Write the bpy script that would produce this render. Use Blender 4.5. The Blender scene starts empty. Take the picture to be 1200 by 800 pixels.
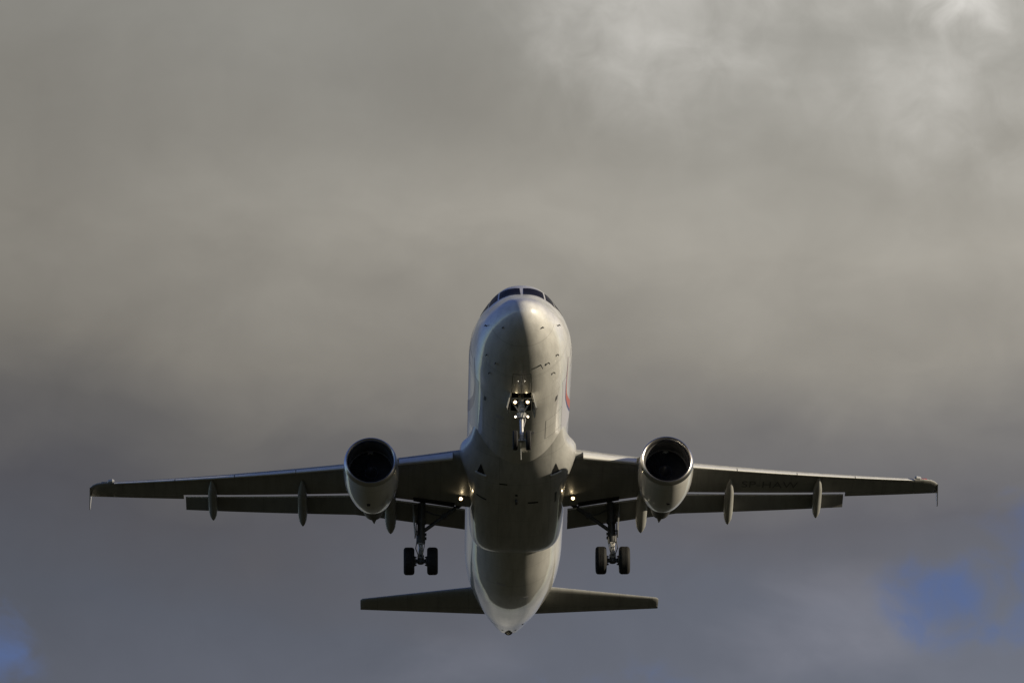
import bpy, bmesh
from mathutils import Matrix, Vector, Euler
import math, random
import numpy as np
random.seed(4)
D = bpy.data
SC = bpy.context.scene
COL = SC.collection
R = math.radians
PI = math.pi

# ------------------------------------------------------------------ camera
LOOK_UP = R(19.0)
cam = D.cameras.new('camera'); cam_o = D.objects.new('camera', cam); COL.objects.link(cam_o)
cam.sensor_width = 36.0; cam.lens = 36.0*8000/1200
cam.clip_start = 0.5; cam.clip_end = 60000
cam_o.location = (0, 0, 1.7); cam_o.rotation_euler = (PI/2 + LOOK_UP, 0, 0)
SC.camera = cam_o

# pose of the aeroplane (nose towards the camera, nose up about 4.5 degrees, almost wings level)
ROT = Matrix(((0.99983986, -0.01459143, -0.010361), (0.01751199, 0.91700395, 0.39849352), (0.00368649, -0.39861115, 0.91711262)))
OFF = Vector((0.40772774, 255.11949105, 1.754))
LOOK = Matrix.Rotation(LOOK_UP, 3, 'X')
JET_ROT = LOOK @ ROT
JET_LOC = LOOK @ OFF + Vector((0, 0, 1.7))

# ------------------------------------------------------------------ sun and sky
SUN_LOCAL = Vector((0.94, -0.28, 0.207))          # seen from the aeroplane: from its left side, low, slightly ahead
sun_dir = (JET_ROT @ SUN_LOCAL).normalized()
SUN_EL = math.asin(sun_dir.z); SUN_AZ = math.atan2(sun_dir.x, sun_dir.y)
sun = D.lights.new('sun', 'SUN'); sun.energy = 5.0; sun.angle = R(0.53); sun.color = (1.0, 0.88, 0.68)
sun_o = D.objects.new('sun', sun); COL.objects.link(sun_o)
sun_o.rotation_euler = sun_dir.to_track_quat('Z', 'Y').to_euler()

SC.view_settings.view_transform = 'Standard'; SC.view_settings.look = 'None'
SC.view_settings.exposure = 0.0; SC.view_settings.gamma = 1.0
SC.view_settings.use_curve_mapping = False
SC.render.engine = 'CYCLES'
SC.cycles.max_bounces = 6

world = D.worlds.new('World'); SC.world = world; world.use_nodes = True

class NT:
    """small helper around a node tree"""
    def __init__(self, tree): self.t = tree; self.n = tree.nodes; self.l = tree.links
    def node(self, kind, **kw):
        x = self.n.new(kind)
        for k, v in kw.items(): setattr(x, k, v)
        return x
    def put(self, sock, v):
        if hasattr(v, 'is_output'): self.l.new(v, sock)
        else: sock.default_value = v
    def math(self, op, a, b=None, c=None, clamp=False):
        x = self.node('ShaderNodeMath', operation=op, use_clamp=clamp)
        self.put(x.inputs[0], a)
        if b is not None: self.put(x.inputs[1], b)
        if c is not None: self.put(x.inputs[2], c)
        return x.outputs[0]
    def add(self, a, b): return self.math('ADD', a, b)
    def mul(self, a, b): return self.math('MULTIPLY', a, b)
    def xyz(self, a, b, c):
        x = self.node('ShaderNodeCombineXYZ')
        for i, v in enumerate((a, b, c)): self.put(x.inputs[i], v)
        return x.outputs[0]
    def noise(self, vec, scale, detail=4, rough=.5, dist=0.0):
        x = self.node('ShaderNodeTexNoise'); x.noise_dimensions = '3D'
        self.put(x.inputs['Vector'], vec); x.inputs['Scale'].default_value = scale
        x.inputs['Detail'].default_value = detail; x.inputs['Roughness'].default_value = rough
        x.inputs['Distortion'].default_value = dist
        return x.outputs['Fac']
    def smooth(self, v, lo, hi, a=0.0, b=1.0):
        x = self.node('ShaderNodeMapRange', interpolation_type='SMOOTHSTEP')
        self.put(x.inputs[0], v)
        for i, q in zip((1, 2, 3, 4), (lo, hi, a, b)): x.inputs[i].default_value = q
        return x.outputs[0]
    def mix(self, f, a, b, mode='MIX'):
        x = self.node('ShaderNodeMix', data_type='RGBA', blend_type=mode)
        self.put(x.inputs[0], f); self.put(x.inputs[6], a); self.put(x.inputs[7], b)
        return x.outputs[2]
    def ramp(self, f, stops):
        x = self.node('ShaderNodeValToRGB'); e = x.color_ramp.elements
        while len(e) < len(stops): e.new(0.5)
        for k, (p, c) in zip(e, stops): k.position = p; k.color = (*c, 1)
        self.put(x.inputs[0], f)
        return x.outputs[0]

def lin(*c): return tuple((v/255/12.92 if v < 10.3 else ((v/255+.055)/1.055)**2.4) for v in c)

def build_sky():
    w = NT(world.node_tree); w.n.clear()
    out = w.node('ShaderNodeOutputWorld'); bg = w.node('ShaderNodeBackground')
    w.l.new(bg.outputs[0], out.inputs[0]); bg.inputs[1].default_value = 0.1
    sky = w.node('ShaderNodeTexSky', sky_type='NISHITA'); sky.sun_disc = False
    sky.sun_elevation = SUN_EL; sky.sun_rotation = SUN_AZ; sky.air_density = 1.0; sky.dust_density = 0.2; sky.ozone_density = 4.0
    hs = w.node('ShaderNodeHueSaturation'); hs.inputs['Hue'].default_value = .525; hs.inputs['Saturation'].default_value = 1.0; hs.inputs['Value'].default_value = 1.0
    w.l.new(sky.outputs[0], hs.inputs['Color']); blue = hs.outputs[0]
    geo = w.node('ShaderNodeTexCoord'); sep = w.node('ShaderNodeSeparateXYZ')
    w.l.new(geo.outputs['Generated'], sep.inputs[0])
    X, Y, Z = sep.outputs
    deg = 180/PI
    az = w.mul(w.math('ARCTAN2', X, Y), deg)                                   # degrees east of north
    el = w.add(w.mul(w.math('ARCSINE', Z), deg), -19.0)                        # degrees above the 19 degree line
    P = w.xyz(az, el, 0.0)
    Ps = w.xyz(w.mul(az, 0.55), el, 3.7)                                      # layers lie flat: stretched sideways
    big = w.add(w.noise(Ps, 0.5, 3, .45, .3), -.5)
    mid = w.add(w.noise(Ps, 1.2, 5, .5, .4), -.5)
    fine = w.add(w.noise(P, 2.4, 6, .52, .5), -.5)
    # cloud deck: slate base low down, warm grey towards the sunlit top
    v = w.add(w.add(el, w.mul(big, 1.9)), w.add(w.mul(mid, .6), w.mul(az, .05)))
    f = w.math('MULTIPLY', w.add(v, 4.0), 1/8.0, clamp=True)
    S = lambda y, *c: ((y+4)/8, lin(*c))
    deck = w.ramp(f, [S(-3.4, 103, 107, 119), S(-2.3, 97, 101, 112), S(-1.5, 94, 94, 100), S(-.75, 112, 110, 109), S(-.1, 138, 134, 127),
                      S(.75, 152, 148, 140), S(1.7, 147, 144, 137), S(2.7, 152, 150, 144)])
    side = w.math('MULTIPLY_ADD', az, .052, 1.0)
    side = w.math('MINIMUM', w.math('MAXIMUM', side, .78), 1.24)
    tone = w.mul(side, w.add(1.0, w.add(w.mul(mid, .20), w.mul(fine, .10))))
    deck = w.mix(1.0, deck, w.xyz(tone, tone, tone), 'MULTIPLY')
    def lump(a0, e0, ra, re):
        a = w.math('POWER', w.mul(w.add(az, -a0), 1/ra), 2.0); e = w.math('POWER', w.mul(w.add(el, -e0), 1/re), 2.0)
        return w.math('EXPONENT', w.mul(w.add(a, e), -1.0))
    # a paler bank across the left and a greyer hollow above it
    bank = w.mul(w.add(lump(-1.6, 1.15, 2.3, .62), w.mul(lump(2.2, .95, 2.0, .6), .6)), w.add(.8, w.mul(mid, 1.6)))
    hollow = w.mul(w.add(lump(-.75, 2.3, .8, .9), w.mul(lump(-3.6, 1.2, 1.2, .8), .5)), w.add(.9, w.mul(mid, 1.2)))
    lev = w.add(1.0, w.add(w.mul(bank, .15), w.mul(hollow, -.13)))
    deck = w.mix(1.0, deck, w.xyz(lev, w.mul(lev, .998), w.mul(lev, .99)), 'MULTIPLY')
    # sunlit billows high on the right
    wisp = w.add(w.mul(mid, .9), w.mul(fine, .55))
    br = w.add(w.mul(lump(1.1, 2.75, 1.3, 1.1), .66), w.mul(lump(4.0, 2.4, 1.4, 1.8), .5))
    br = w.math('MAXIMUM', br, w.mul(lump(4.0, 2.85, .75, .45), w.add(1.05, w.mul(fine, 1.2))))
    wisp = w.mul(w.add(wisp, w.mul(fine, .15)), w.smooth(br, .02, .5))
    lit = w.smooth(w.add(br, w.mul(wisp, 1.0)), .1, 1.75)
    deck = w.mix(w.mul(lit, 1.0), deck, (*lin(226, 223, 217), 1))
    # pale bluish wisps low down
    low = w.math('MAXIMUM', lump(2.6, -2.5, 1.3, .6), w.mul(lump(-.6, -2.7, 1.2, .5), .5))
    lowf = w.smooth(w.add(low, w.mul(mid, 1.2)), .3, 1.5)
    deck = w.mix(w.mul(lowf, .8), deck, (*lin(138, 139, 150), 1))
    # blue gaps
    gap = w.math('MAXIMUM', w.mul(lump(3.85, -2.2, .62, .42), 1.1), w.mul(lump(4.7, -1.85, .7, .75), 1.25))
    gap = w.math('MAXIMUM', gap, w.mul(lump(-4.75, -2.75, .65, .75), .9))
    gap = w.math('MAXIMUM', gap, w.mul(lump(.9, -2.9, 1.0, .35), .55))
    ragged = w.mul(w.add(mid, w.mul(fine, .8)), w.smooth(gap, .05, .5, 0.0, 2.0))
    gapf = w.smooth(w.add(gap, ragged), .25, 1.5)
    # away from this cloud bank the sky is broken: clouds and blue
    G = geo.outputs['Generated']
    cl = w.noise(G, 2.6, 6, .55, .3)
    away = w.math('MAXIMUM', w.smooth(w.add(cl, w.mul(X, .16)), .53, .72), w.smooth(lump(0, -2, 28, 16), .1, .45))
    shade = w.noise(G, 5.0, 5, .55)
    broken = w.ramp(shade, [(.25, lin(80, 82, 92)), (.5, lin(122, 122, 120)), (.8, lin(185, 181, 172))])
    near = w.smooth(lump(0, -1, 16, 12), .2, .7)
    clouds = w.mix(near, broken, deck)
    cover = w.mul(away, w.math('SUBTRACT', 1.0, w.mul(gapf, .86)))
    k = w.node('ShaderNodeVectorMath', operation='SCALE'); w.l.new(clouds, k.inputs[0]); k.inputs['Scale'].default_value = 10.0
    w.l.new(w.mix(cover, blue, k.outputs[0]), bg.inputs[0])
build_sky()

# ------------------------------------------------------------------ materials
def material(name, color, rough=.4, metal=0.0, coat=0.0, spec=.5, emit=None, power=0.0):
    m = D.materials.new(name); m.use_nodes = True
    b = m.node_tree.nodes['Principled BSDF']
    b.inputs['Base Color'].default_value = (*color, 1); b.inputs['Roughness'].default_value = rough
    b.inputs['Metallic'].default_value = metal; b.inputs['Coat Weight'].default_value = coat
    b.inputs['Coat Roughness'].default_value = .05
    b.inputs['Specular IOR Level'].default_value = spec
    if emit: b.inputs['Emission Color'].default_value = (*emit, 1); b.inputs['Emission Strength'].default_value = power
    return m

def worn(m, amount=.12, streak=True, scale=1.0, seams=None, seam_dark=.75):
    """uneven paint: grime streaks running aft, roughness changes and faint skin joints"""
    w = NT(m.node_tree); b = w.n['Principled BSDF']
    tc = w.node('ShaderNodeTexCoord').outputs['Object']
    mp = w.node('ShaderNodeMapping'); w.l.new(tc, mp.inputs[0])
    mp.inputs['Scale'].default_value = (2.2*scale, .22*scale if streak else 1.5*scale, 2.2*scale)
    n1 = w.noise(mp.outputs[0], 1.6, 6, .6); n2 = w.noise(tc, 14*scale, 3, .6)
    g = w.add(w.mul(w.smooth(n1, .35, .75), amount), w.mul(n2, amount*.35))
    val = w.math('SUBTRACT', 1.0, g)
    if seams:
        for axis, step, width in seams:
            dp = w.node('ShaderNodeVectorMath', operation='DOT_PRODUCT'); w.l.new(tc, dp.inputs[0]); dp.inputs[1].default_value = axis
            q = w.math('PINGPONG', w.add(dp.outputs['Value'], step*.37), step/2)
            line = w.smooth(q, 0.0, width, seam_dark, 1.0)
            val = w.mul(val, line)
    base = tuple(b.inputs['Base Color'].default_value)
    w.l.new(w.mix(1.0, base, w.xyz(val, w.mul(val, .995), w.mul(val, .98)), 'MULTIPLY'), b.inputs['Base Color'])
    r0 = b.inputs['Roughness'].default_value
    w.l.new(w.add(r0-.06, w.mul(n1, .16)), b.inputs['Roughness'])
    bump = w.node('ShaderNodeBump'); bump.inputs['Strength'].default_value = .06; bump.inputs['Distance'].default_value = .02
    w.l.new(n1, bump.inputs['Height']); w.l.new(bump.outputs[0], b.inputs['Normal'])
    return m

M = {}
M['white'] = worn(material('white_paint', (.73, .72, .685), .34, coat=1.0), .22, seams=[((0, 1, 0), 2.13, .022), ((0, 1, 0), 5.33, .03)], seam_dark=.66)
M['fairing'] = worn(material('fairing_paint', (.53, .525, .50), .34, coat=.8), .26, seams=[((0, 1, 0), 1.7, .022), ((1, 0, 0), 2.0, .016)], seam_dark=.7)
M['wing'] = worn(material('wing_grey_paint', (.33, .33, .315), .42, coat=.1), .2, seams=[((1, 0, 0), 1.27, .02), ((-.36, 1, 0), 1.05, .02)], seam_dark=.72)
M['flap'] = worn(material('flap_grey_paint', (.27, .27, .26), .5), .2, seams=[((1, 0, 0), 2.3, .02)])
M['flapnose'] = material('flap_nose_skylit_tone', (.72, .72, .71), .35)  # pale colour stands in for skylight along the flap slot
M['slat'] = worn(material('slat_paint', (.66, .66, .63), .32, coat=.15), .1)
M['cowl'] = worn(material('cowl_paint', (.64, .63, .60), .3, coat=1.0), .12, seams=[((0, 1, 0), 1.55, .018)], seam_dark=.7)
M['bare'] = worn(material('bare_aluminium', (.62, .61, .60), .3, 1.0), .1)
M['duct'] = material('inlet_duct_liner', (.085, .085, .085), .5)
M['fan'] = material('fan_titanium', (.14, .14, .15), .38, .8)
M['core'] = worn(material('heated_core_metal', (.12, .11, .10), .45, .7), .2)
M['dark'] = material('black_gap', (.012, .012, .012), .7)
M['glass'] = material('cockpit_glass', (.012, .011, .013), .25, spec=.03)
M['rubber'] = worn(material('tyre_rubber', (.028, .027, .026), .75, spec=.3), .25, streak=False)
M['hub'] = material('wheel_alloy', (.34, .33, .31), .45, .6)
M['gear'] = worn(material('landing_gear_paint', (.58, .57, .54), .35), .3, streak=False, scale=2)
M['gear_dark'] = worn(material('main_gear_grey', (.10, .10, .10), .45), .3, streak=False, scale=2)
M['chrome'] = material('piston_chrome', (.68, .66, .62), .38, .55)
M['orange'] = material('livery_orange', (.46, .105, .05), .3, coat=.35)
M['blue'] = material('livery_blue', (.035, .05, .16), .3, coat=.35)
M['lilac'] = material('livery_lilac_grey', (.50, .49, .52), .3, coat=.35)
M['lamp'] = material('landing_lamp_lit', (.8, .8, .8), .2, emit=(1.0, .80, .48), power=24)
M['taxi'] = material('taxi_lamp_lit', (.8, .8, .8), .2, emit=(1.0, .80, .48), power=24)
M['small_lamp'] = material('turnoff_lamp_lit', (.8, .8, .8), .2, emit=(1.0, .92, .78), power=12)
M['halo'] = material('lamp_halo_glow', (.5, .4, .25), .3, emit=(1.0, .62, .26), power=.55)  # warm halo round the lamp core, painted as a faintly emitting rim
M['red'] = material('red_lens', (.28, .015, .015), .15, coat=.5, emit=(1, .05, .04), power=.05)
M['green'] = material('dark_lens', (.01, .03, .02), .15, coat=.5)
M['clear'] = material('clear_lens', (.42, .42, .41), .1, coat=.5)
M['ink'] = material('black_lettering', (.10, .10, .098), .5)
M['spin'] = material('spinner_black', (.03, .03, .03), .35)
M['swirl'] = material('spinner_swirl_grey', (.2, .2, .2), .5)

# ------------------------------------------------------------------ mesh helpers
class MB:
    def __init__(self): self.v = []; self.f = []; self.mi = []
    def addv(self, pts):
        i0 = len(self.v); self.v += [tuple(p) for p in pts]; return i0
    def face(self, ids, mi=0): self.f.append(tuple(ids)); self.mi.append(mi)
    def loft(self, rings, mi=0, caps=(True, True), closed=True):
        n = len(rings[0]); base = [self.addv(r) for r in rings]
        for a, b in zip(base[:-1], base[1:]):
            for k in range(n if closed else n-1):
                k2 = (k+1) % n; self.face((a+k, a+k2, b+k2, b+k), mi)
        if closed and caps[0]: self.face([base[0]+k for k in range(n)][::-1], mi)
        if closed and caps[1]: self.face([base[-1]+k for k in range(n)], mi)
    def lathe(self, o, ax, prof, n=32, mi=0, up=None, caps=(False, False), sx=1.0):
        """prof: (distance along ax, radius)"""
        ax = Vector(ax).normalized(); o = Vector(o)
        u = Vector((0, 0, 1)) if abs(ax.z) < .9 else Vector((1, 0, 0))
        e1 = (u - ax*u.dot(ax)).normalized(); e2 = ax.cross(e1)
        rings = [[o + ax*t + (e1*math.cos(2*PI*k/n) + e2*(math.sin(2*PI*k/n)*sx))*max(r, 1e-4) for k in range(n)] for t, r in prof]
        self.loft(rings, mi, caps)
    def tube(self, p, q, r0, r1=None, n=14, mi=0):
        p, q = Vector(p), Vector(q); L = (q-p).length
        self.lathe(p, q-p, [(0, r0), (L, r0 if r1 is None else r1)], n, mi, caps=(True, True))
    def path(self, pts, r, n=8, mi=0):
        for a, b in zip(pts[:-1], pts[1:]): self.tube(a, b, r, n=n, mi=mi)
    def box(self, c, s, rot=None, mi=0, bev=0.0):
        c = Vector(c); s = Vector(s)/2; m = (rot.to_matrix() if hasattr(rot, 'to_matrix') else rot) if rot else Matrix.Identity(3)
        b = min(bev, min(s)*.9)
        ring = lambda z, k: [c + m @ Vector((x, y, z)) for x, y in
            ((-s.x+k, -s.y), (s.x-k, -s.y), (s.x, -s.y+k), (s.x, s.y-k), (s.x-k, s.y), (-s.x+k, s.y), (-s.x, s.y-k), (-s.x, -s.y+k))]
        self.loft([ring(-s.z, max(b, 1e-4)), ring(s.z, max(b, 1e-4))], mi)
    def plate(self, pts, n, th, mi=0):
        n = Vector(n).normalized()*th/2
        self.loft([[Vector(p)-n for p in pts], [Vector(p)+n for p in pts]], mi)
    def build(self, name, mats, parent=None, sharp=32, label=None, recalc=True):
        me = D.meshes.new(name); me.from_pydata(self.v, [], self.f)
        if not isinstance(mats, (list, tuple)): mats = [mats]
        for m in mats: me.materials.append(m)
        for p, i in zip(me.polygons, self.mi): p.material_index = i
        if recalc:
            bm = bmesh.new(); bm.from_mesh(me); bmesh.ops.recalc_face_normals(bm, faces=bm.faces); bm.to_mesh(me); bm.free()
        me.shade_smooth()
        if sharp: me.set_sharp_from_angle(angle=R(sharp))
        me.update()
        o = D.objects.new(name, me); COL.objects.link(o)
        if parent: o.parent = parent
        if label: o['label'] = label
        return o
def pchip(xs, ys):
    xs = np.array(xs, float); ys = np.array(ys, float)
    h = np.diff(xs); d = np.diff(ys) / h
    m = np.zeros(len(xs))
    for i in range(1, len(xs) - 1):
        if d[i-1] * d[i] > 0:
            w1 = 2*h[i] + h[i-1]; w2 = h[i] + 2*h[i-1]
            m[i] = (w1 + w2) / (w1/d[i-1] + w2/d[i])
    m[0], m[-1] = d[0], d[-1]
    def f(x):
        x = min(max(x, xs[0]), xs[-1])
        i = min(max(int(np.searchsorted(xs, x)) - 1, 0), len(h) - 1)
        t = (x - xs[i]) / h[i]
        return float((1+2*t)*(1-t)**2*ys[i] + t*(1-t)**2*h[i]*m[i] + t*t*(3-2*t)*ys[i+1] + t*t*(t-1)*h[i]*m[i+1])
    return f
# nose part is parametrised by the square root of the station so the tip stays round
def body_curve(st, val):
    f = pchip([math.sqrt(s) for s in st], val)
    return lambda y: f(math.sqrt(max(y, 0)))
f_top = body_curve([0, .08, .3, .6, 1, 1.5, 2.0, 2.75, 3.2, 4, 5, 6, 28, 31, 34, 36.5, 37.5],
                   [-.55, -.28, -.08, .11, .35, .63, .93, 1.51, 1.80, 2.0, 2.05, 2.07, 2.07, 2.0, 1.72, 1.38, 1.2])
f_bot = body_curve([0, .08, .3, .6, 1, 1.5, 2, 3, 4, 5, 6, 23.5, 25.5, 28, 31, 34, 36.5, 37.5],
                   [-.55, -.84, -1.07, -1.25, -1.42, -1.58, -1.71, -1.89, -2.0, -2.06, -2.07, -2.07, -1.93, -1.52, -.83, -.08, .62, .90])
f_wid = body_curve([0, .08, .3, .6, 1, 1.5, 2, 3, 4, 5, 6, 25, 27.5, 30, 32.5, 35, 36.5, 37.5],
                   [0.0, .30, .56, .80, 1.03, 1.26, 1.44, 1.69, 1.84, 1.94, 1.975, 1.975, 1.91, 1.72, 1.40, .94, .62, .32])
f_mid = body_curve([0, 1, 2, 3.5, 5, 24, 28, 32, 35, 37.5],
                   [-.55, -.5, -.36, -.12, 0, 0, .25, .62, .82, .95])
crown = pchip([0, .6, 1.6, 2.4, 3.6, 5.0, 6.5, 40], [0, 0, .08, .115, .095, .03, 0, 0])
def fus(y, phi, off=0.0):
    def raw(y, phi):
        w, zc = f_wid(y), f_mid(y)
        c = math.cos(phi)
        h = (f_top(y) - zc) if c > 0 else (zc - f_bot(y))
        x = w*math.sin(phi)
        if c > 0: x *= 1 - crown(y)*math.sin(2*phi)**2      # narrower crown round the cockpit
        return np.array([x, y, zc + h*c])
    p = raw(y, phi)
    if off:
        e = 0.02
        a = raw(y+e, phi) - raw(max(y-e, 0.0), phi); b = raw(y, phi+e) - raw(y, phi-e)
        n = np.cross(a, b); n /= np.linalg.norm(n) + 1e-12
        if n[0]*math.sin(phi) + n[2]*math.cos(phi) < 0: n = -n
        p = p + n*off
    return p

# ------------------------------------------------------------------ ground
def build_ground():
    mb = MB(); n = 96
    rs = [0.0, 30, 120, 400, 1200, 4000, 12000, 30000]
    c = mb.addv([(0, 0, 0)]); prev = None
    for r in rs[1:]:
        i = mb.addv([(r*math.cos(2*PI*k/n), r*math.sin(2*PI*k/n), 0) for k in range(n)])
        for k in range(n):
            k2 = (k+1) % n
            if prev is None: mb.face((c, i+k, i+k2))
            else: mb.face((prev+k, i+k, i+k2, prev+k2))
        prev = i
    m = material('grass_field', (.05, .055, .028), .95, spec=.1)
    w = NT(m.node_tree); b = w.n['Principled BSDF']; tc = w.node('ShaderNodeTexCoord').outputs['Object']
    n1 = w.noise(tc, .02, 6, .6); n2 = w.noise(tc, 1.5, 5, .6)
    w.l.new(w.ramp(w.add(w.mul(n1, .6), w.mul(n2, .4)), [(.3, (.020, .022, .012)), (.55, (.036, .036, .021)), (.75, (.06, .054, .034))]), b.inputs['Base Color'])
    o = mb.build('ground', m, recalc=False, sharp=None); o['kind'] = 'structure'
build_ground()

# ------------------------------------------------------------------ aeroplane: x = towards its left wing (right in the picture), y = aft of the nose tip, z = up
jet = D.objects.new('passenger_jet', None); COL.objects.link(jet)
jet['label'] = 'white twin engine passenger jet on approach with landing gear and flaps down'
jet['category'] = 'airplane'
jet.location = JET_LOC; jet.rotation_euler = JET_ROT.to_euler()
jet.empty_display_size = 2

# ---- fuselage
NPHI = 96
BAY = (4.62, 6.30)                       # open nose wheel bay
def build_fuselage():
    ys = [0.0, .01, .03, .06, .1, .16, .24, .33, .44, .56, .7, .85] + [1+.13*i for i in range(16)] + [3.1, 3.3, 3.5, 3.75, 4.0, 4.3] \
        + [BAY[0], 5.0, 5.4, 5.8, BAY[1]] + [7, 8, 9, 10, 12, 14, 16, 18, 20, 22, 23.5] + [24+.5*i for i in range(26)] + [36.8, 37.1, 37.3, 37.5]
    mb = MB(); tip = mb.addv([fus(0, 0)]); rows = []
    half = 3                             # faces each side of the keel left open for the bay
    for y in ys[1:]: rows.append(mb.addv([fus(y, 2*PI*k/NPHI) for k in range(NPHI)]))
    for k in range(NPHI): mb.face((tip, rows[0]+k, rows[0]+(k+1) % NPHI))
    for i, (a, b) in enumerate(zip(rows[:-1], rows[1:])):
        y0, y1 = ys[i+1], ys[i+2]
        for k in range(NPHI):
            if y0 >= BAY[0]-1e-6 and y1 <= BAY[1]+1e-6 and NPHI//2-half <= k < NPHI//2+half: continue
            k2 = (k+1) % NPHI; mb.face((a+k, a+k2, b+k2, b+k))
    mb.face([rows[-1]+k for k in range(NPHI)])
    # rim outline of the bay lifted into the body as its walls and roof
    ph = [2*PI*k/NPHI for k in range(NPHI//2-half, NPHI//2+half+1)]
    yb = [y for y in ys if BAY[0]-1e-6 <= y <= BAY[1]+1e-6]
    rim = [fus(yb[0], p) for p in ph] + [fus(y, ph[-1]) for y in yb[1:]] + [fus(yb[-1], p) for p in ph[::-1][1:]] + [fus(y, ph[0]) for y in yb[::-1][1:-1]]
    lid = [(p[0], p[1], -1.15) for p in rim]
    mb.loft([rim, lid], 1, caps=(False, True))
    return mb.build('fuselage', [M['white'], M['dark']], jet, sharp=38)
fuselage = build_fuselage()

def skin_patch(name, corners, mat, parent, nu=8, nv=4, off=.006, label=None):
    """a panel lying on the body: corners as (station, angle), with its own small thickness"""
    mb = MB(); c = [np.array(q, float) for q in corners]
    g = []
    for j in range(nv+1):
        t = j/nv
        for i in range(nu+1):
            s = i/nu
            q = (c[0]*(1-s)+c[1]*s)*(1-t) + (c[3]*(1-s)+c[2]*s)*t
            g.append(q)
    top = mb.addv([fus(q[0], q[1], off) for q in g]); bot = mb.addv([fus(q[0], q[1], -.004) for q in g]); W = nu+1
    for j in range(nv):
        for i in range(nu):
            a = j*W+i; mb.face((top+a, top+a+1, top+a+1+W, top+a+W))
    edge = list(range(W)) + [j*W+nu for j in range(1, nv+1)] + [nv*W+i for i in range(nu-1, -1, -1)] + [j*W for j in range(nv-1, 0, -1)]
    for a, b in zip(edge, edge[1:]+edge[:1]): mb.face((top+a, top+b, bot+b, bot+a))
    return mb.build(name, mat, parent, label=label, sharp=50)

T2 = 2*PI
def mirrored(c): return [(y, T2-p) for y, p in c]
front = [(2.62, .042), (2.92, .555), (2.20, .69), (1.73, .034)]
side1 = [(2.99, .605), (3.22, .83), (2.62, 1.03), (2.28, .74)]
side2 = [(3.28, .87), (3.62, 1.03), (3.35, 1.20), (2.72, 1.04)]
for c in (front, side1, side2):
    for q in (c, mirrored(c)): skin_patch('windshield_pane', q, M['glass'], fuselage, 10, 5)
# cabin windows and doors along both sides
for s in (1, -1):
    A = lambda a: a if s > 0 else T2-a
    for i in range(41):
        y = 7.0 + .533*i
        if 14.2 < y < 15.3: continue
        skin_patch('cabin_window', [(y-.11, A(1.29)), (y+.11, A(1.29)), (y+.11, A(1.45)), (y-.11, A(1.45))], M['glass'], fuselage, 2, 3)
    for y in (5.05, 29.4):
        for a, b in ((y-.42, y-.40), (y+.40, y+.42)):
            skin_patch('door_seam', [(a, A(1.05)), (b, A(1.05)), (b, A(1.85)), (a, A(1.85))], M['dark'], fuselage, 1, 10, .003)
# curved livery band on each flank: an orange ribbon edged in blue, lilac grey beneath
def ribbon(name, ylist, lo, hi, mat, s, off):
    mb = MB(); nv = 6; L = []
    for y, a, b in zip(ylist, lo, hi):
        L.append(mb.addv([fus(y, (a+(b-a)*j/nv) if s > 0 else T2-(a+(b-a)*j/nv), off) for j in range(nv+1)]))
    for a, b in zip(L[:-1], L[1:]):
        for j in range(nv): mb.face((a+j, a+j+1, b+j+1, b+j))
    return mb.build(name, mat, fuselage, recalc=True)
yl = [4.3+.2*i for i in range(34)]
cen = pchip([4.3, 5.2, 6.2, 7.3, 8.4, 9.5, 10.9], [1.90, 2.02, 2.07, 2.06, 1.98, 1.84, 1.60])
wid = pchip([4.3, 5.2, 6.2, 7.3, 8.4, 9.5, 10.9], [.003, .012, .024, .05, .10, .15, .21])
for s in (1, -1):
    lo = [cen(y)-wid(y) for y in yl]; hi = [cen(y) for y in yl]
    ribbon('livery_ribbon', yl, lo, hi, M['orange'] if s > 0 else M['blue'], s, .004)
    ribbon('livery_edge', yl, hi, [cen(y)+.012+.22*wid(y) for y in yl], M['blue'], s, .0042)
    ribbon('livery_panel', yl[6:], [cen(y)+.012+.22*wid(y) for y in yl[6:]], [max(cen(y)+.012+.22*wid(y)+.002, 2.20-.004*(y-5)) for y in yl[6:]], M['lilac'], s, .0038)

for a in (PI-.20, PI, PI+.20): skin_patch('door_seam', [(3.15, a-.006), (4.60, a-.006), (4.60, a+.006), (3.15, a+.006)], M['duct'], fuselage, 8, 1, .002)
skin_patch('door_seam', [(3.13, PI-.20), (3.16, PI-.20), (3.16, PI+.20), (3.13, PI+.20)], M['duct'], fuselage, 1, 8, .002)
for a in (2.05, 2.62): skin_patch('hatch_seam', [(7.9, a-.005), (9.7, a-.005), (9.7, a+.005), (7.9, a+.005)], M['duct'], fuselage, 8, 1, .002)
for y in (7.9, 9.68): skin_patch('hatch_seam', [(y, 2.05), (y+.02, 2.05), (y+.02, 2.62), (y, 2.62)], M['duct'], fuselage, 1, 8, .002)
for y, a in ((7.3, 3.55), (8.6, 2.95), (24.6, 3.4), (26.8, 2.9)):
    skin_patch('access_panel', [(y-.16, a-.09), (y+.16, a-.09), (y+.16, a+.09), (y-.16, a+.09)], M['lilac'], fuselage, 3, 3, .003)

def frame_at(y, phi):
    p = fus(y, phi); n = fus(y, phi, .1) - p; n /= np.linalg.norm(n)
    t = fus(y+.05, phi) - fus(max(y-.05, 0), phi); t /= np.linalg.norm(t)
    b = np.cross(n, t)
    return Vector(p), Vector(n), Vector(t), Vector(b)

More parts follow.
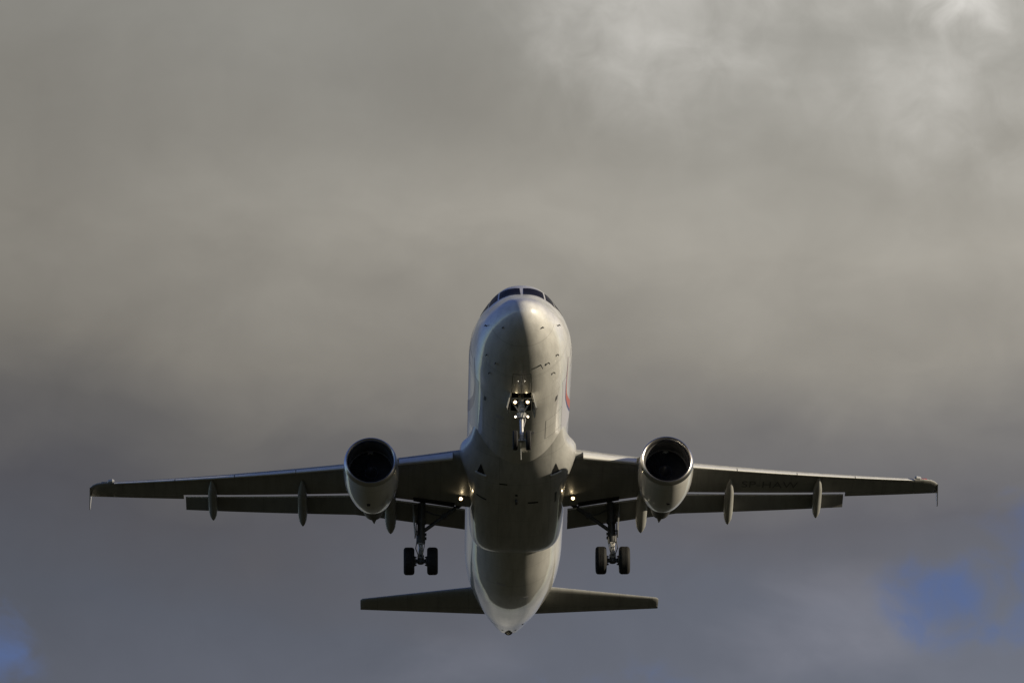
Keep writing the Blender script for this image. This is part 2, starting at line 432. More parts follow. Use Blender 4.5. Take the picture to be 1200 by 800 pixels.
def probe(y, phi, L=.30, h=.16, name='air_probe', tube=True):
    p, n, t, b = frame_at(y, phi); mb = MB()
    mb.plate([p-n*.02-t*.03, p-n*.02+t*.06, p+n*h+t*.01, p+n*h-t*.04], b, .022)
    if tube: mb.lathe(p+n*h+t*.06, -t, [(0, .009), (.02, .018), (L*.8, .016), (L, .005)], 10, caps=(True, True))
    return mb.build(name, M['gear_dark'], fuselage)
for y, a in ((1.72, 1.66), (.78, 2.20), (2.85, 2.216), (2.86, 2.50), (3.87, 2.412)):
    for q in (a, T2-a): probe(y, q, *((.20, .08) if y < 2 else (.15, .06)), tube=y > 1)
def blade_antenna(y, phi, h, c, mat='white', name='blade_antenna', th=.035):
    p, n, t, b = frame_at(y, phi); mb = MB()
    mb.plate([p-n*.03-t*c*.5, p-n*.03+t*c*.5, p+n*h+t*c*.55, p+n*h-t*c*.0], b, th)
    return mb.build(name, M[mat], fuselage)
blade_antenna(2.72, 2.70, .17, .10, 'gear_dark', 'drain_mast', .025); blade_antenna(10.1, PI-.03, .42, .34)
blade_antenna(8.5, 0.0, .35, .4); blade_antenna(14.0, 0.0, .35, .4)
for q in (2.38, T2-2.38):
    skin_patch('static_port', [(6.15, q-.035), (6.55, q-.02), (6.6, q+.035), (6.2, q+.02)], M['duct'], fuselage, 4, 3)
# tail end: exhaust of the auxiliary power unit, its inlet slot and access slots
mb = MB(); mb.lathe((0, 37.42, .965), (0, 1, .06), [(0, .19), (.10, .165), (.13, .15), (.13, .13), (0.02, .12)], 24, caps=(False, True))
mb.build('exhaust_pipe', [M['white']], fuselage)
skin_patch('intake_slot', [(36.35, PI-.5), (36.6, PI-.5), (36.6, PI+.5), (36.35, PI+.5)], M['dark'], fuselage, 6, 2)
skin_patch('tail_seam', [(35.1, PI+.55), (35.14, PI+.55), (34.6, PI+1.35), (34.56, PI+1.35)], M['dark'], fuselage, 1, 10, .003)
skin_patch('tail_slot', [(34.6, PI-.62), (34.9, PI-.62), (34.9, PI-.55), (34.6, PI-.55)], M['dark'], fuselage, 2, 2)

# ---- belly fairing between the wings
f_fa = pchip([9.4, 10.4, 11.2, 11.8, 12.3, 12.7, 13.2, 14, 15.5, 18, 20, 21.4, 22.6], [1.52, 1.75, 1.88, 2.04, 2.24, 2.28, 2.2, 2.05, 1.93, 1.89, 1.84, 1.66, 1.3])
f_fb = pchip([9.4, 10.4, 11.4, 12.4, 13.6, 15, 18, 19.4, 20.4, 21.2, 21.9], [-1.42, -1.74, -2.04, -2.27, -2.45, -2.52, -2.50, -2.42, -2.24, -1.95, -1.6])
f_fe = pchip([9.4, 12, 14, 20, 22.6], [2.0, 2.1, 2.7, 3.0, 2.4])
def fair_pt(y, a, zc=-.95):
    A, B, e = f_fa(y), zc-f_fb(y), f_fe(y)
    c, s = math.cos(a), math.sin(a)
    h = B if s < 0 else .55
    return Vector((A*math.copysign(abs(c)**(2/e), c), y, zc + h*math.copysign(abs(s)**(2/e), s)))
def build_fairing():
    mb = MB(); n = 88
    ys = [9.4+.3*i for i in range(34)] + [19.6+.16*i for i in range(14)]
    mb.loft([[fair_pt(y, 2*PI*k/n) for k in range(n)] for y in ys], 0)
    return mb.build('belly_fairing', M['fairing'], jet, sharp=40)
fairing = build_fairing()
def on_fairing(x, y, off=.004):
    zc = -.95; A, B, e = f_fa(y), zc-f_fb(y), f_fe(y)
    return Vector((x, y, zc - B*max(0.0, 1-(abs(x)/A)**e)**(1/e) - off))
def belly_patch(name, pts, mat, off=.006, n=6):
    mb = MB(); q = [np.array(p, float) for p in pts]
    if len(q) == 3: q = [q[0], q[0], q[1], q[2]]
    g = []
    for v in range(n+1):
        for u in range(n+1):
            s, t = u/n, v/n
            p = (q[0]*(1-s)+q[1]*s)*(1-t) + (q[3]*(1-s)+q[2]*s)*t
            g.append(on_fairing(p[0], p[1], off))
    i = mb.addv(g); W = n+1
    for v in range(n):
        for u in range(n):
            a = i+v*W+u; mb.face((a, a+1, a+1+W, a+W))
    return mb.build(name, mat, fairing)
for x, y, a, b in ((-1.42, 14.5, .19, .08), (.60, 14.5, .20, .08), (-.58, 12.95, .16, .05), (-.06, 13.8, .05, .09)):
    belly_patch('vent_slot', [(x-a, y-b), (x+a, y-b*.6), (x+a, y+b), (x-a, y+b*.7)], M['dark'])
for s in (1, -1):
    # scoop shaped air inlet with a raised rear lip
    belly_patch('air_inlet', [(s*1.46, 11.95), (s*1.62, 12.55), (s*1.30, 12.55)], M['dark'], off=.012)
    mb = MB(); a, m_, b = on_fairing(s*1.24, 12.57), on_fairing(s*1.46, 12.57), on_fairing(s*1.68, 12.57)
    for p, q in ((a, m_), (m_, b)): mb.tube(p+Vector((0, 0, -.01)), q+Vector((0, 0, -.01)), .055, n=10)
    mb.build('inlet_lip', M['fairing'], fairing)
    if s > 0: belly_patch('access_panel', [(s*1.45, 14.1), (s*1.53, 14.1), (s*1.53, 15.1), (s*1.45, 15.1)], M['duct'], off=.003)
mb = MB(); mb.box(on_fairing(-.06, 14.25, .06), (.10, .26, .16), bev=.05); mb.build('beacon_light', M['duct'], fairing)

# ---- wings
f_le = lambda x: 12.62 + .520*(x-1.98)
def f_te(x): return 18.62 - .07*(x-2) if x <= 6.4 else 18.312 + .328*(x-6.4)
f_z = lambda x: -1.10 + .088*(x-1.98) + .0027*(x-1.98)**2
f_tc = pchip([1.5, 6.4, 17.0], [.145, .118, .105])
f_inc = pchip([1.5, 6.4, 17.0], [R(4.2), R(2.6), R(.6)])
def naca(t, tc, up):
    t = min(max(t, 0.0), 1.0)
    y = 5*tc*(.2969*math.sqrt(t) - .126*t - .3516*t*t + .2843*t**3 - .1015*t**4)
    cam = .018*(1-(1-t/.45)**2 if t < .45 else 1-((t-.45)/.55)**2)
    return cam + (y if up else -y)
def wing_pt(x, t, up, z_off=0.0):
    le, c = f_le(x), f_te(x)-f_le(x); i = f_inc(x)
    h = naca(t, f_tc(x), up)*c; a = t*c
    return Vector((x, le + a*math.cos(i) + h*math.sin(i), f_z(x) + h*math.cos(i) - a*math.sin(i) + z_off))
def mir(p, s): return Vector((p[0]*s, p[1], p[2]))
def cosine(a, b, n): return [a + (b-a)*.5*(1-math.cos(PI*i/n)) for i in range(n+1)]
def wing_ring(x, tu, tl, t0=0.0):
    up = [wing_pt(x, t, True) for t in [t0+(tu-t0)*(1-math.cos(PI/2*i/16)) for i in range(16, -1, -1)]]
    lo = [wing_pt(x, t, False) for t in [t0+(tl-t0)*(1-math.cos(PI/2*i/16)) for i in range(1, 17)]]
    return up + lo
def strip(mb, xs, s, tu, tl, mi=0):
    mb.loft([[mir(p, s) for p in wing_ring(x, tu, tl)] for x in xs], mi)

def slat_ring(x):
    c = f_te(x)-f_le(x); d = min(.165*c, .62)/c; k = 10
    up = [wing_pt(x, d*1.05*(i/k)**1.6, True) for i in range(k, -1, -1)]
    lo = [wing_pt(x, d*.40*(i/k)**1.6, False) for i in range(1, k+1)]
    inner = []
    a, b = lo[-1], up[0]; mid = wing_pt(x, d*.30, True)*.5 + wing_pt(x, d*.30, False)*.5
    for i in range(1, 6):
        q = i/6; inner.append(a*(1-q)**2 + mid*2*q*(1-q) + b*q*q)
    ring = up + lo + inner
    o = wing_pt(x, 0, True); th = R(21); out = []
    for p in ring:
        dy, dz = p.y-o.y, p.z-o.z
        out.append(Vector((x, o.y + dy*math.cos(th) + dz*math.sin(th)*-1*-1 - d*c*.42, o.z + dz*math.cos(th) + dy*math.sin(th) - d*c*.36)))
    # droop: the nose turns down about the rear edge
    return out

def flap_ring(x, s, ang, chord):
    """drooped slotted flap; chord by station"""
    te = wing_pt(x, .79, False)
    o = Vector((x, te.y + .09, te.z - .025))
    ring = []
    n = 14
    def pt(t, up):
        y = 5*.14*(.2969*math.sqrt(t) - .126*t - .3516*t*t + .2843*t**3 - .1015*t**4)
        h = (y*1.25+.012*math.sin(PI*t)) if up else -y*.55+.012*math.sin(PI*t)
        a, h = t*chord, h*chord
        return Vector((x, o.y + a*math.cos(ang) + h*math.sin(ang), o.z - a*math.sin(ang) + h*math.cos(ang)))
    tt = [(j/n)**1.7 for j in range(n+1)]
    return [pt(t, True) for t in tt[::-1]] + [pt(t, False) for t in tt[1:]]

def canoe(mb, x, s, y0, L, w, h, drop):
    """flap track fairing: pointed body hanging under the wing, rear half drooped with the flap"""
    n = 20; rings = []
    prof = [(0, .02), (.06, .38), (.16, .68), (.3, .92), (.45, 1), (.62, 1), (.76, .97), (.86, .82), (.94, .48), (1, .03)]
    z0 = lower_z(x, y0)
    for t, r in prof:
        y = y0 + L*t
        zc = z0 - .02 - h*.35*min(1, t*5) - (drop*max(0, t-.42)**1.15*L) - .03*t
        rings.append([Vector((s*(x + w/2*r*math.cos(2*PI*k/n)), y, zc + h/2*r*math.sin(2*PI*k/n)*(1.0 if math.sin(2*PI*k/n) < 0 else 1.25))) for k in range(n)])
    mb.loft(rings, 0)
def lower_z(x, y):
    c = f_te(x)-f_le(x); t = min(max((y-f_le(x))/c, 0), 1)
    return wing_pt(x, t, False).z

FL_ANG = R(15)
def build_wing(s):
    xs_in = [1.5, 2.0, 2.6, 3.4, 4.4, 5.4, 6.4]; xs_out = [6.4, 7.4, 8.6, 9.9, 11.2, 12.3, 13.25]
    mb = MB()
    strip(mb, xs_in + xs_out[1:], s, .86, .765)
    strip(mb, [13.25, 14.2, 15.2, 16.1], s, .76, .76)
    strip(mb, [16.1, 16.45], s, .985, .985)
    # rounded, raked tip block
    tip = []
    for q, (x, t0, k) in enumerate(((16.45, 0, 1), (16.74, .03, .92), (16.92, .14, .8), (17.04, .30, .6))):
        r = []
        for p in wing_ring(x, .985, .985):
            m = wing_pt(x, (p.y-f_le(x))/(f_te(x)-f_le(x)), True)*.5 + wing_pt(x, min(1, max(0, (p.y-f_le(x))/(f_te(x)-f_le(x)))), False)*.5
            yle = f_le(x) + (f_te(x)-f_le(x))*t0
            y = f_te(x) - (f_te(x)-p.y)*(1-t0)
            r.append(mir(Vector((x, y, m.z + (p.z-m.z)*k)), s))
        tip.append(r)
    mb.loft(tip, 0)
    w = mb.build('wing', M['wing'], jet, sharp=35)
    # aileron
    mb = MB(); rings = []
    for x in (13.255, 14.2, 15.2, 16.095):
        r = []
        for t in (.775, .85, .92, .985): r.append(wing_pt(x, t, True))
        for t in (.985, .92, .85, .775): r.append(wing_pt(x, t, False))
        rings.append([mir(p, s) for p in r])
    mb.loft(rings, 0); mb.build('aileron', M['wing'], w)
    # slats: one inboard of the engine, four outboard
    for a, b in ((2.55, 4.95), (6.35, 8.70), (8.73, 11.15), (11.18, 13.55), (13.58, 16.05)):
        mb = MB(); mb.loft([[mir(p, s) for p in slat_ring(a+(b-a)*i/5)] for i in range(6)], 0)
        mb.build('slat', M['slat'], w, sharp=40)
    # flaps: inner and outer panel, grey skin, nose coloured pale to imitate the skylit slot
    for a, b, ca, cb in ((2.03, 6.391, 1.32, 1.27), (6.393, 13.18, 1.27, .86)):
        mb = MB(); n = 8; rings = [[mir(p, s) for p in flap_ring(a+(b-a)*i/n, s, FL_ANG, ca+(cb-ca)*i/n)] for i in range(n+1)]
        mb.loft(rings, 0)
        m = len(rings[0])
        for fi in range(n*m):                     # the nose strip carries the painted-in skylight tone
            k = fi % m
            if 9 <= k <= 15: mb.mi[fi] = 1
        mb.build('flap', [M['flap'], M['flapnose']], w, sharp=40)
    # flap track fairings
    for x, y0, L, ww, hh, dr in ((4.98, 16.0, 3.35, .46, .50, .30), (8.48, 16.75, 3.15, .38, .44, .30), (12.08, 18.0, 2.85, .36, .40, .28)):
        mb = MB(); canoe(mb, x, s, y0, L, ww, hh, dr); mb.build('flap_track_fairing', M['wing'], w)
    # wing tip fence
    mb = MB(); z = f_z(17.05); y = f_te(17.05); th = .035
    def fence(pts, th0):
        mb.loft([[Vector((s*(17.05+o+.12*max(0, -(p[1]-z))), p[0], p[1])) for p in pts] for o in (-th0, th0)], 0)
    fence([(y-.95, z-.01), (y-.5, z+.05), (y+.05, z+.06), (y+.12, z), (y+.42, z-.42), (y+.28, z-.45), (y-.30, z-.24)], .016)
    mb.build('wingtip_fence', M['white'], w)
    # position lamp in the tip's leading edge
    mb = MB(); p = wing_pt(16.5, .0, True); q = wing_pt(16.78, .10, True)
    mb.lathe(mir(p+Vector((-.22, -.03, -.02)), s), (mir(q, s)-mir(p+Vector((-.2, 0, 0)), s)), [(0, .02), (.06, .055), (.30, .055), (.36, .03)], 14, caps=(True, True))
    mb.build('position_light', M['red'] if s > 0 else M['green'], w, label='red wing tip lamp' if s > 0 else 'dark green wing tip lamp')
    mb = MB(); p = wing_pt(16.16, 0, True)
    mb.lathe(mir(p+Vector((0, -.22, -.03)), s), (s*.9, .45, 0.05), [(-.14, .02), (-.08, .07), (.1, .07), (.16, .02)], 12, caps=(True, True))
    mb.build('strobe_light', M['clear'], w)
    # landing lamp hung below the wing root, facing forward
    mb = MB(); x = 2.21; y = 16.05; zl = lower_z(x, y)
    o = Vector((s*x, y, zl-.15))
    ax = Vector((0, -1, -.16)).normalized()
    mb.lathe(o, ax, [(-.16, .03), (-.13, .07), (-.02, .09), (.03, .095), (.03, .085)], 20, 0, caps=(True, False))
    mb.lathe(o, ax, [(.028, .084), (.034, .05)], 20, 2)
    mb.lathe(o, ax, [(.034, .05), (.044, .035), (.048, .01)], 20, 1, caps=(False, True))
    mb.box(o+Vector((0, .08, .10)), (.07, .10, .20), mi=0)
    mb.build('landing_light', [M['gear_dark'], M['lamp'], M['halo']], w)
    return w
wings = {s: build_wing(s) for s in (1, -1)}

# registration painted under the left wing
def registration():
    cu = D.curves.new('registration_letters', 'FONT'); cu.body = 'SP-HAW'; cu.size = 1.0; cu.align_x = 'CENTER'; cu.space_character = 1.05
    tmp = D.objects.new('tmp', cu); COL.objects.link(tmp)
    me = D.meshes.new_from_object(tmp.evaluated_get(bpy.context.evaluated_depsgraph_get()))
    D.objects.remove(tmp)
    bm = bmesh.new(); bm.from_mesh(me)
    bmesh.ops.triangulate(bm, faces=bm.faces); bmesh.ops.subdivide_edges(bm, edges=bm.edges, cuts=1)
    for v in bm.verts:
        u, h = v.co.x, v.co.y
        x = 10.1 + u*.60; c = f_te(x)-f_le(x)
        y = f_le(x) + c*.545 - h*.95
        v.co = (x, y, lower_z(x, y) - .012)
    bm.to_mesh(me); bm.free(); me.materials.clear(); me.materials.append(M['ink'])
    o = D.objects.new('registration_letters', me); COL.objects.link(o); o.parent = wings[1]
    o['label'] = 'black registration letters under the wing'
registration()

# ---- engines
ENG_Y, ENG_Z = 11.25, -2.02
def build_engine(s):
    o = Vector((s*5.75, ENG_Y, ENG_Z)); ax = Vector((-s*.02, 1, -.035)).normalized()
    mb = MB()
    cowl = [(.20, 1.04), (.35, 1.052), (.6, 1.066), (1.0, 1.075), (1.5, 1.07), (2.0, 1.035), (2.5, .96), (3.0, .86), (3.38, .755), (3.38, .735), (3.0, .80), (2.6, .86)]
    mb.lathe(o, ax, cowl, 72, 0)
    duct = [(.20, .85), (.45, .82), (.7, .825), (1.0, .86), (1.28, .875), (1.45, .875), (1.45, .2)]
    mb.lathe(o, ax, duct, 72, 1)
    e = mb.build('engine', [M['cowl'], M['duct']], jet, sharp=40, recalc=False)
    bm = bmesh.new(); bm.from_mesh(e.data); bmesh.ops.recalc_face_normals(bm, faces=bm.faces); bm.to_mesh(e.data); bm.free(); e.data.shade_smooth()
    mb = MB()
    mb.lathe(o, ax, [(.205, 1.041), (.12, 1.024), (.06, 1.0), (.02, .972), (0, .945), (.02, .915), (.07, .885), (.14, .862), (.205, .85)], 72)
    mb.build('inlet_lip', M['bare'], e)
    mb = MB(); mb.lathe(o, ax, [(.97, .865), (.97, .835), (1.05, .835), (1.05, .87)], 72); mb.build('fan_case_ring', M['swirl'], e)
    mb = MB()
    u = Vector((0, 0, 1)); e1 = (u-ax*u.dot(ax)).normalized(); e2 = ax.cross(e1)
    for k in range(36):
        th = 2*PI*k/36; ring = []
        for r, tw, c in ((.24, R(25), .16), (.5, R(42), .17), (.86, R(60), .19)):
            rad = e1*math.cos(th)+e2*math.sin(th); tan = e2*math.cos(th)-e1*math.sin(th)
            d = ax*math.cos(tw)+tan*math.sin(tw); nn = tan*math.cos(tw)-ax*math.sin(tw)
            c0 = o+ax*1.2+rad*r
            ring.append([c0-d*c*.5, c0+nn*.012, c0+d*c*.5, c0-nn*.012])
        mb.loft(ring)
    mb.lathe(o, ax, [(1.12, .25), (1.32, .25)], 32, caps=(True, True))
    mb.build('fan', M['fan'], e)
    mb = MB(); mb.lathe(o, ax, [(.72, .01), (.76, .07), (.86, .14), (1.0, .20), (1.13, .25)], 32, caps=(True, False))
    # painted swirl
    for k in range(14):
        a0, a1 = k*.22, (k+1)*.22
        def sp(a, w): 
            t = .80+.30*(a/3.1); r = .10+.14*(a/3.1)
            return o+ax*(t-.012+w)+(e1*math.cos(a)+e2*math.sin(a))*(r+.01)
        i = mb.addv([sp(a0, 0), sp(a1, 0), sp(a1, .05), sp(a0, .05)]); mb.face((i, i+1, i+2, i+3), 1)
    mb.build('spinner', [M['spin'], M['swirl']], e)
    mb = MB(); mb.lathe(o, ax, [(2.4, .70), (3.0, .66), (3.6, .58), (4.3, .46), (4.9, .36), (4.9, .33), (4.4, .36)], 48); mb.build('core_cowl', M['core'], e)
    mb = MB(); mb.lathe(o, ax, [(4.4, .27), (4.9, .24), (5.3, .16), (5.7, .08), (6.0, .02)], 32, caps=(True, True)); mb.build('exhaust_plug', M['core'], e)
    # strake on the inboard shoulder
    mb = MB(); rad = (e1*math.cos(R(38))); side = Vector((-s, 0, 0))
    n = (Vector((0, 0, 1))*.62 + side*.78).normalized()
    b = o+ax*1.0+n*1.07; mb.plate([b-n*.03, b+ax*1.15-n*.06, b+ax*1.15+n*.28, b+ax*.75+n*.28], ax.cross(n), .03); mb.build('strake', M['cowl'], e)
    mb = MB(); c0 = o+ax*1.75+Vector((s*.12, 0, -1.045)); mb.plate([c0+Vector((-.07, .02, -.01)), c0+Vector((.07, .02, -.01)), c0+Vector((.05, .26, .02)), c0+Vector((-.05, .26, .02))], (0, .1, 1), .03)
    mb.build('vent_slot', [M['dark']], e)
    # pylon
    mb = MB(); rings = []
    for y, zt, zb, w in ((ENG_Y+.9, -.95, -1.1, .02), (ENG_Y+1.3, -.82, -1.3, .14), (ENG_Y+2.2, -.60, -1.3, .22), (ENG_Y+3.2, -.60, -1.35, .26), (ENG_Y+4.4, -.75, -1.75, .26), (ENG_Y+5.6, -.85, -1.55, .2), (ENG_Y+6.8, -1.0, -1.25, .05)):
        rings.append([Vector((s*(5.75)+dx*w, y, z)) for dx, z in ((-1, zb), (1, zb), (1, zt-.1), (.5, zt), (-.5, zt), (-1, zt-.1))])
    mb.loft(rings); mb.build('pylon', M['cowl'], jet, sharp=50)
    return e
for s in (1, -1): build_engine(s)

# ---- tail
def surf_ring(p0, chord, tc, normal, n=12, t0=0.0, t1=1.0):
    """symmetric section in the plane of the y axis and 'normal'"""
    nn = Vector(normal)
    def h(t): return 5*tc*(.2969*math.sqrt(t)-.126*t-.3516*t*t+.2843*t**3-.1036*t**4)*chord
    tt = [t0+(t1-t0)*(i/n)**1.6 for i in range(n+1)]
    a = [p0+Vector((0, t*chord, 0))+nn*h(t) for t in tt[::-1]]
    b = [p0+Vector((0, t*chord, 0))-nn*h(t) for t in (tt[1:] if t0 == 0 else tt)]
    return a+b
def build_tailplane(s):
    inc = -.03
    def at(q):
        x = .55+(6.27-.55)*q; le = 31.45+.515*(x-.55); te = 34.85+.135*(x-.55)
        return Vector((s*x, le, .72+.095*(x-.55))), te-le
    mb = MB(); mb.loft([surf_ring(*at(q), .10, (-s*.09, 0, 1), t1=.70) for q in (0, .25, .5, .75, .95, .985)] +
                       [surf_ring(at(1)[0]+Vector((0, .12, 0)), at(1)[1]*.9, .05, (-s*.09, 0, 1), t1=.70)])
    t = mb.build('tailplane', M['wing'], jet, sharp=35)
    mb = MB(); mb.loft([surf_ring(*at(q), .10, (-s*.09, 0, 1), t0=.71) for q in (0, .4, .7, 1.0)]); mb.build('elevator', M['wing'], t)
for s in (1, -1): build_tailplane(s)
def build_fin():
    def at(q):
        z = 1.6+(7.75-1.6)*q; le = 29.1+.84*(z-1.6)
        if q == 0: le -= .8
        te = 34.9+.30*(z-1.6); return Vector((0, le, z)), te-le
    mb = MB(); mb.loft([surf_ring(*at(q), .10, (1, 0, 0), t1=.70) for q in (0, .15, .4, .7, 1)])
    f = mb.build('tail_fin', M['white'], jet, sharp=35)
    mb = MB(); mb.loft([surf_ring(*at(q), .10, (1, 0, 0), t0=.71) for q in (.1, .4, .7, .97)]); mb.build('rudder', M['blue'], f)
build_fin()

# ---- landing gear
def tyre(o, r, w, parent, ax=(1, 0, 0)):
    mb = MB(); h = w/2
    prof = [(-h*.62, r*.50), (-h*.86, r*.58), (-h*.99, r*.70), (-h, r*.80), (-h*.93, r*.90), (-h*.74, r*.965)]
    for g in (-.45, -.15, .15, .45):
        prof += [(h*(g-.10), r*.995), (h*(g-.035), r*.996), (h*(g-.03), r*.978), (h*(g+.03), r*.978), (h*(g+.035), r*.996)]
    prof += [(h*.74, r*.965), (h*.93, r*.90), (h, r*.80), (h*.99, r*.70), (h*.86, r*.58), (h*.62, r*.50)]
    mb.lathe(o, ax, prof, 56); mb.build('tyre', M['rubber'], parent, sharp=45)
    mb = MB(); mb.lathe(o, ax, [(-h*.55, .06), (-h*.6, r*.2), (-h*.5, r*.3), (-h*.62, r*.48), (-h*.60, r*.515), (h*.60, r*.515), (h*.62, r*.48), (h*.5, r*.3), (h*.6, r*.2), (h*.55, .06)], 36, caps=(True, True))
    mb.build('wheel_hub', M['hub'], parent)

def build_nose_gear():
    Y, ZA = 5.07, -3.78
    top = Vector((0, 5.35, -1.3)); ax = Vector((0, Y, ZA))
    d = (ax-top).normalized(); at = lambda z: top + d*((z-top.z)/d.z)
    mb = MB()
    mb.tube(top, at(-2.75), .105, n=20); mb.tube(at(-2.66), at(-2.86), .15, n=20)      # cylinder and steering collar
    mb.tube(at(-2.3), at(-2.42), .135, n=20)
    for s in (-1, 1):
        mb.tube(at(-2.76)+Vector((s*.08, 0, 0)), at(-2.76)+Vector((s*.24, -.02, 0)), .055)    # steering actuators
        mb.tube(at(-2.74)+Vector((s*.12, -.1, .05)), at(-2.74)+Vector((s*.12, .12, .05)), .06)
    mb.tube(at(-2.8), at(-3.7), .07, n=18, mi=1)
    mb.tube(at(-3.58), at(-3.84), .095, n=16)
    mb.tube(ax+Vector((-.30, 0, 0)), ax+Vector((.30, 0, 0)), .055)
    mb.path([at(-2.2)+Vector((.09, -.12, 0)), at(-2.7)+Vector((.10, -.15, 0)), at(-3.0)+Vector((.14, -.2, 0)), at(-3.3)+Vector((.06, -.12, 0))], .016)
    mb.path([at(-2.1)+Vector((-.1, -.1, 0)), at(-2.62)+Vector((-.12, -.13, 0))], .014)
    mb.tube(Vector((-.42, 5.18, -2.02)), Vector((.42, 5.18, -2.02)), .05)                   # cross bar
    mb.box(at(-2.52)+Vector((0, -.13, 0)), (.2, .1, .14), bev=.02)
    g = mb.build('nose_landing_gear', [M['gear'], M['chrome']], jet)
    for s in (-1, 1):
        mb = MB(); mb.tube(Vector((s*.40, 5.22, -2.04)), at(-2.62)+Vector((s*.05, -.02, 0)), .035); mb.build('side_brace', M['gear'], g)
        mb = MB(); a = at(-2.92); k = at(-3.28)+Vector((0, .30, 0)); b = at(-3.66)
        mb.tube(a+Vector((s*.06, .05, 0)), k+Vector((s*.03, 0, 0)), .026); mb.tube(b+Vector((s*.07, .05, 0)), k+Vector((s*.03, 0, 0)), .026)
        mb.build('torque_link', M['gear'], g)
        tyre(ax+Vector((s*.25, 0, 0)), .38, .19, g)
        # take off and taxi lamps high on the strut
        mb = MB(); o = Vector((s*.235, 5.03, -2.24)); dr = Vector((0, -1, -.12)).normalized()
        mb.lathe(o, dr, [(-.14, .03), (-.10, .06), (.0, .08), (.02, .085), (.02, .075)], 24, 0, caps=(True, False))
        mb.lathe(o, dr, [(.018, .074), (.026, .046)], 24, 2)
        mb.lathe(o, dr, [(.026, .046), (.033, .03), (.036, .01)], 24, 1, caps=(False, True))
        mb.tube(o-dr*.08, at(-2.28)+Vector((s*.08, 0, 0)), .03)
        mb.build('taxi_light', [M['gear_dark'], M['taxi'], M['halo']], g)
        mb = MB(); o = Vector((s*.23, 4.97, -2.86)); dr = Vector((s*.45, -1, -.1)).normalized()
        mb.lathe(o, dr, [(-.09, .02), (-.06, .04), (.0, .055), (.012, .057), (.012, .052)], 20, 0, caps=(True, False))
        mb.lathe(o, dr, [(.011, .051), (.016, .032)], 20, 2)
        mb.lathe(o, dr, [(.016, .032), (.02, .02), (.022, .006)], 20, 1, caps=(False, True))
        mb.tube(o-dr*.05, at(-2.82)+Vector((s*.08, 0, 0)), .022)
        mb.build('turnoff_light', [M['gear_dark'], M['small_lamp'], M['halo']], g)
        # rear bay doors hanging open
        mb = MB(); x0 = s*.42
        p = [Vector((x0, 4.66, -2.02)), Vector((x0, 6.05, -2.03)), Vector((s*.52, 5.95, -2.50)), Vector((s*.56, 4.80, -2.56))]
        mb.plate(p, (p[1]-p[0]).cross(p[3]-p[0]), .035); mb.build('gear_door', M['white'], g)
build_nose_gear()

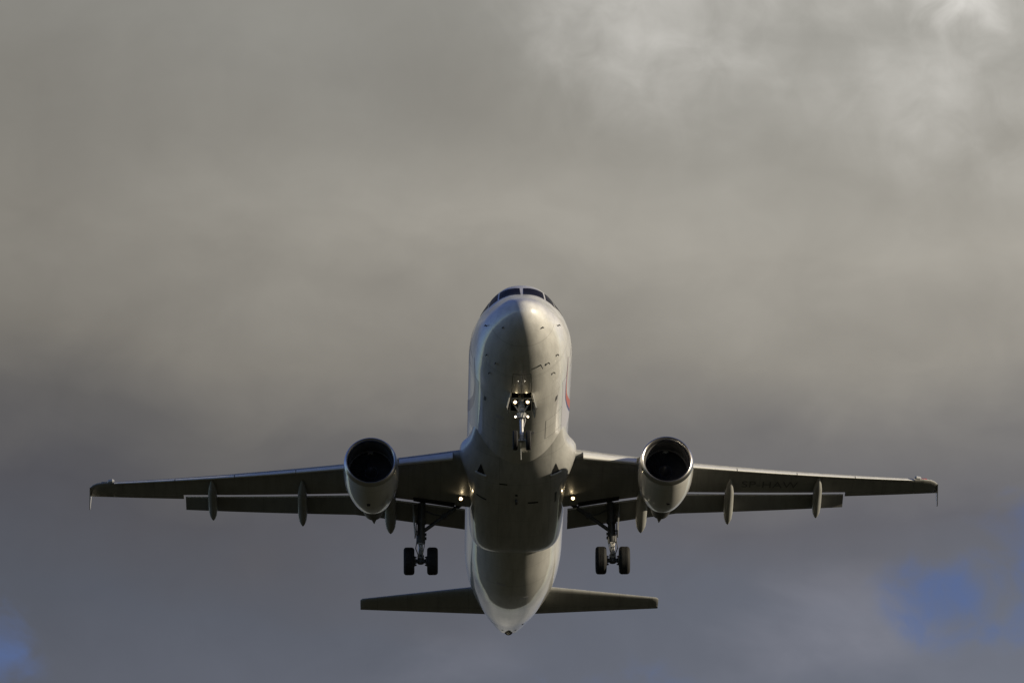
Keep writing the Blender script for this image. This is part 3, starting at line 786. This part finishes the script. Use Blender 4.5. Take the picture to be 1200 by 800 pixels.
def build_main_gear(s):
    X, Y, ZA = 3.795, 17.71, -3.66
    v = lambda x, y, z: Vector((s*(X+x), Y+y, z))
    top = v(-.06, -.12, -1.25); mb = MB()
    low = v(0, 0, -2.86); d = (low-top)
    mb.tube(top, low, .155, .15, n=24); mb.tube(v(-.02, -.02, -2.62), v(0, 0, -2.90), .18, n=24)
    mb.tube(v(-.04, -.06, -1.95), v(-.035, -.05, -2.1), .19, n=24)
    mb.tube(v(0, 0, -2.86), v(0, 0, -3.5), .092, n=20, mi=1)
    mb.tube(v(0, 0, -3.42), v(0, 0, -3.76), .13, n=20); mb.tube(v(-.34, 0, ZA), v(.34, 0, ZA), .085, n=20)
    mb.path([v(.14, -.16, -1.5), v(.17, -.18, -2.3), v(.15, -.17, -2.9), v(.20, -.2, -3.2), v(.08, -.12, -3.5)], .018)
    mb.path([v(-.15, -.14, -1.9), v(-.17, -.17, -2.7), v(-.14, -.16, -3.1), v(-.06, -.14, -3.5)], .016)
    for z in (-2.35, -2.55, -2.72): mb.box(v(-.19, -.06, z), (.09, .12, .08), bev=.015)
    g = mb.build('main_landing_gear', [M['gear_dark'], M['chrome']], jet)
    for k in (-1, 1):
        tyre(v(k*.463, 0, ZA), .555, .43, g)
        mb = MB(); o = v(k*.26, 0, ZA); sx = Vector((s*k, 0, 0))
        mb.lathe(o, sx, [(-.06, .12), (-.05, .2), (.10, .21), (.11, .14)], 28, caps=(True, True))
        for q in range(8):
            a = 2*PI*q/8; mb.tube(o-sx*.10+Vector((0, math.cos(a)*.165, math.sin(a)*.165)), o-sx*.02+Vector((0, math.cos(a)*.165, math.sin(a)*.165)), .032, n=8)
        mb.build('brake_pack', M['gear_dark'], g)
    # torque links ahead of the strut
    for a, b in ((v(0, -.12, -2.95), v(0, -.44, -3.24)), (v(0, -.44, -3.24), v(0, -.12, -3.56))):
        mb = MB(); sx = Vector((.085, 0, 0))
        for q in (-1, 1): mb.tube(a+sx*q*(1 if a.y > b.y else .35), b+sx*q*(.35 if a.y > b.y else 1), .028, n=10)
        mb.tube(a-sx*.9, a+sx*.9, .034, n=10); mb.tube(b-sx*.5, b+sx*.5, .032, n=10)
        mb.build('torque_link', M['gear'], g)
    # side brace running inboard and up, with its lock links
    mb = MB(); a, b = v(-.10, -.05, -2.42), v(-1.62, -.2, -1.32)
    mid = a*.45+b*.55
    mb.tube(a, mid, .075, n=14); mb.tube(mid, b, .085, n=14); mb.lathe(mid-Vector((0, .1, 0)), (0, 1, 0), [(0, .11), (.2, .11)], 16, caps=(True, True))
    mb.build('side_brace', M['gear_dark'], g)
    mb = MB(); k = mid*.5+v(-.06, -.1, -1.5)*.5+Vector((0, 0, -.06)); mb.tube(mid, k, .035); mb.tube(k, v(-.06, -.1, -1.5), .035); mb.build('lock_link', M['gear_dark'], g)
    # strut door, outboard
    mb = MB(); p = [v(.30, -.45, -1.35), v(.30, .45, -1.35), v(.22, .35, -2.55), v(.20, -.30, -2.62)]
    mb.plate(p, (s, 0, -.07), .045); mb.tube(v(.25, 0, -1.75), v(.1, 0, -1.75), .03); mb.tube(v(.23, 0, -2.4), v(.1, 0, -2.4), .03)
    mb.build('gear_door', M['wing'], g)
    # black slab on the wing skin, painting the shade of the leg slot
    mb = MB(); q = [(X-1.35, 16.95), (X+.28, 17.0), (X+.28, 17.42), (X-1.35, 17.42)]
    top = [Vector((s*x, y, lower_z(x, min(y, 17.4))-.012)) for x, y in q]; mb.loft([[p+Vector((0, 0, .1)) for p in top], top])
    mb.build('wheel_well_shade', M['dark'], g)
for s in (1, -1): build_main_gear(s)
bpy.context.view_layer.update()
